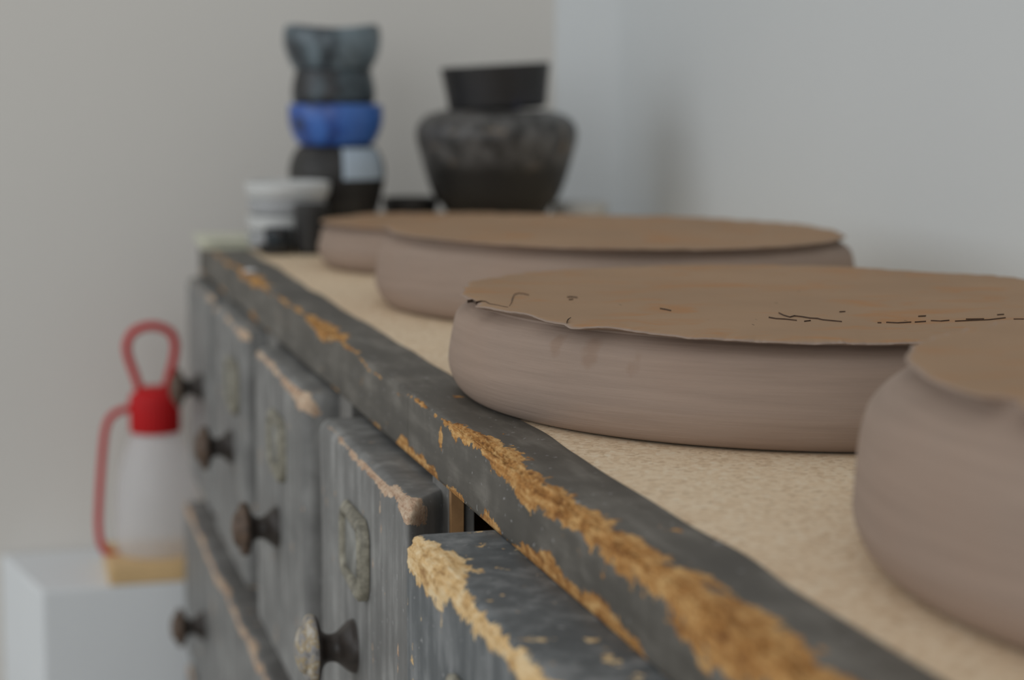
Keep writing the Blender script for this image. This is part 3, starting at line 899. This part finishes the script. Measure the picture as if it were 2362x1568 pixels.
# white dishes in a stack, little black cup and dark saucers in front
G3 = 'stack of small white dishes'
for k, (dz, r, mt, lab) in enumerate(((0.0, 0.037, 'grey_glaze', 'pale grey dish at the bottom of the white dish stack'),
                                      (0.0165, 0.038, 'white_glaze', 'second white dish from the bottom of its stack'),
                                      (0.0330, 0.038, 'grey_glaze', 'pale grey dish just under the top white dish'),
                                      (0.0495, 0.0415, 'white_glaze', 'wide white dish on top of the white dish stack'))):
    vessel('small_dish', (0.2700 + 0.001 * k, 1.79, T + dz + 0.0001), [(r - 0.008, 0.0), (r - 0.004, 0.0012), (r - 0.001, 0.006), (r, 0.013), (r, 0.0158)], MAT[mt], lab, 'dish', G3, thick=0.004)
vessel('cup', (0.2865, 1.733, T), [(0.0125, 0.0), (0.0142, 0.0018), (0.0152, 0.012), (0.0162, 0.030), (0.0168, 0.047)], MAT['g_black'],
       'small black cup in front of the white dish stack', 'cup', None, thick=0.003)
vessel('saucer', (0.2530, 1.735, T), [(0.011, 0.0), (0.014, 0.001), (0.0165, 0.004), (0.0172, 0.009)], MAT['g_black'],
       'tiny black saucer left of the black cup, under another', 'saucer', 'tiny saucers', thick=0.003)
vessel('saucer', (0.2550, 1.736, T + 0.0097), [(0.008, 0.0), (0.011, 0.001), (0.0130, 0.006), (0.0135, 0.0145)], MAT['g_dark_teal'],
       'tiny dark saucer resting on the black saucer beside the cup', 'saucer', 'tiny saucers', thick=0.003)
# cream leaflet stack on the far corner of the rail
leaf = empty('leaflet_pile', (0.219, 1.845, T), 'low pile of cream leaflets on the far corner of the chest', 'leaflets')
for k in range(4):
    me = box_mesh('leaflet', (-0.027, -0.05, 0), (0.027, 0.05, 0.0022), 0.0004, 1)
    o = link('leaflet', me, MAT['pamphlet'], leaf, smooth=False)
    o.location = (0.0012 * ((k * 7) % 3 - 1), 0.0015 * ((k * 5) % 3 - 1), 0.0002 + 0.0024 * k)
    o.rotation_euler = (0, 0, math.radians((k * 11) % 7 - 3))

# ------------------------------------------------------------------ white box, board and squeeze bottle beyond the chest
bm = bmesh.new()
zt = T - 0.372
foot = [(0.029, 1.945), (0.62, 1.945), (0.62, WY - 0.002), (-0.012, WY - 0.002)]
lv = [bm.verts.new((x, y, 0.0)) for x, y in foot]; tv = [bm.verts.new((x, y, zt)) for x, y in foot]
bm.faces.new(lv[::-1]); bm.faces.new(tv)
for i in range(4): bm.faces.new((lv[i], lv[(i + 1) % 4], tv[(i + 1) % 4], tv[i]))
bmesh.ops.recalc_face_normals(bm, faces=bm.faces)
bmesh.ops.bevel(bm, geom=bm.edges[:], offset=0.003, segments=2, affect='EDGES', profile=0.5)
me = bpy.data.meshes.new('white_plinth'); bm.to_mesh(me); bm.free()
me.transform(Matrix.Translation((-0.3, -2.02, 0)))
o = link('white_plinth', me, MAT['white_paint'], smooth=False); o.location = (0.3, 2.02, 0)
tag(o, 'white painted boxed-in ledge standing against the back wall', 'ledge')
o = link('pine_board', box_mesh('pine_board', (-0.16, -0.04, 0), (0.16, 0.075, 0.0205), 0.0015, 1), MAT['lath'], smooth=False)
o.location = (0.26, 1.985, zt + 0.0002)
tag(o, 'yellow pine board lying under the squeeze bottle', 'board')

ZB = zt + 0.0212
BXc, BYc = 0.1565, 2.005
bot = empty('squeeze_bottle', (BXc, BYc, ZB), 'milky squeeze bottle with red cap, red loop and red side strap', 'bottle')
hz = (T - 0.2165) - ZB
body = smooth_prof([(0.040, 0.0), (0.0435, 0.002), (0.0445, 0.012), (0.0445, hz * 0.40), (0.0425, hz * 0.60), (0.037, hz * 0.78), (0.030, hz * 0.92), (0.0235, hz)], 7)
link('bottle_body', lathe('bottle_body', [(0.0, 0.0005)] + body, 64), MAT['milky'], bot)
ch = 0.050
capp = [(0.0, hz + 0.0), (0.0265, hz), (0.0272, hz + 0.002), (0.0272, hz + 0.036), (0.0262, hz + 0.041), (0.018, hz + 0.047), (0.012, hz + ch), (0.0, hz + ch)]
def ribs(r, z, t): return r + np.where((r > 0.026), 0.0006 * np.cos(30 * t), 0), z
cap = link('cap', lathe('cap', capp, 180, ribs), MAT['red'], bot)
# teardrop loop above the cap
lp = []
for px_, pz_ in ((-0.014, 0.0), (-0.020, 0.020), (-0.0265, 0.040), (-0.0275, 0.053), (-0.021, 0.066), (-0.006, 0.0725), (0.008, 0.0715), (0.0205, 0.064), (0.0245, 0.051), (0.0220, 0.033), (0.0165, 0.015), (0.0125, 0.0)):
    lp.append((px_ - 0.001, 0.0, hz + ch - 0.006 + pz_))
link('loop', tube_mesh('loop', crom(lp, 6), 0.0046, 14), MAT['red'], bot)
def rel(x, z): return (x - BXc, 0.0, z + T - ZB)
st_ = [rel(0.140, -0.1905), rel(0.125, -0.1905), rel(0.1105, -0.1970), rel(0.1030, -0.2120), rel(0.0985, -0.245), rel(0.0945, -0.290), rel(0.0930, -0.320), rel(0.0955, -0.340), rel(0.1025, -0.3510), rel(0.1135, -0.3535)]
link('strap', tube_mesh('strap', crom(st_, 6), 0.0040, 12), MAT['red'], bot)
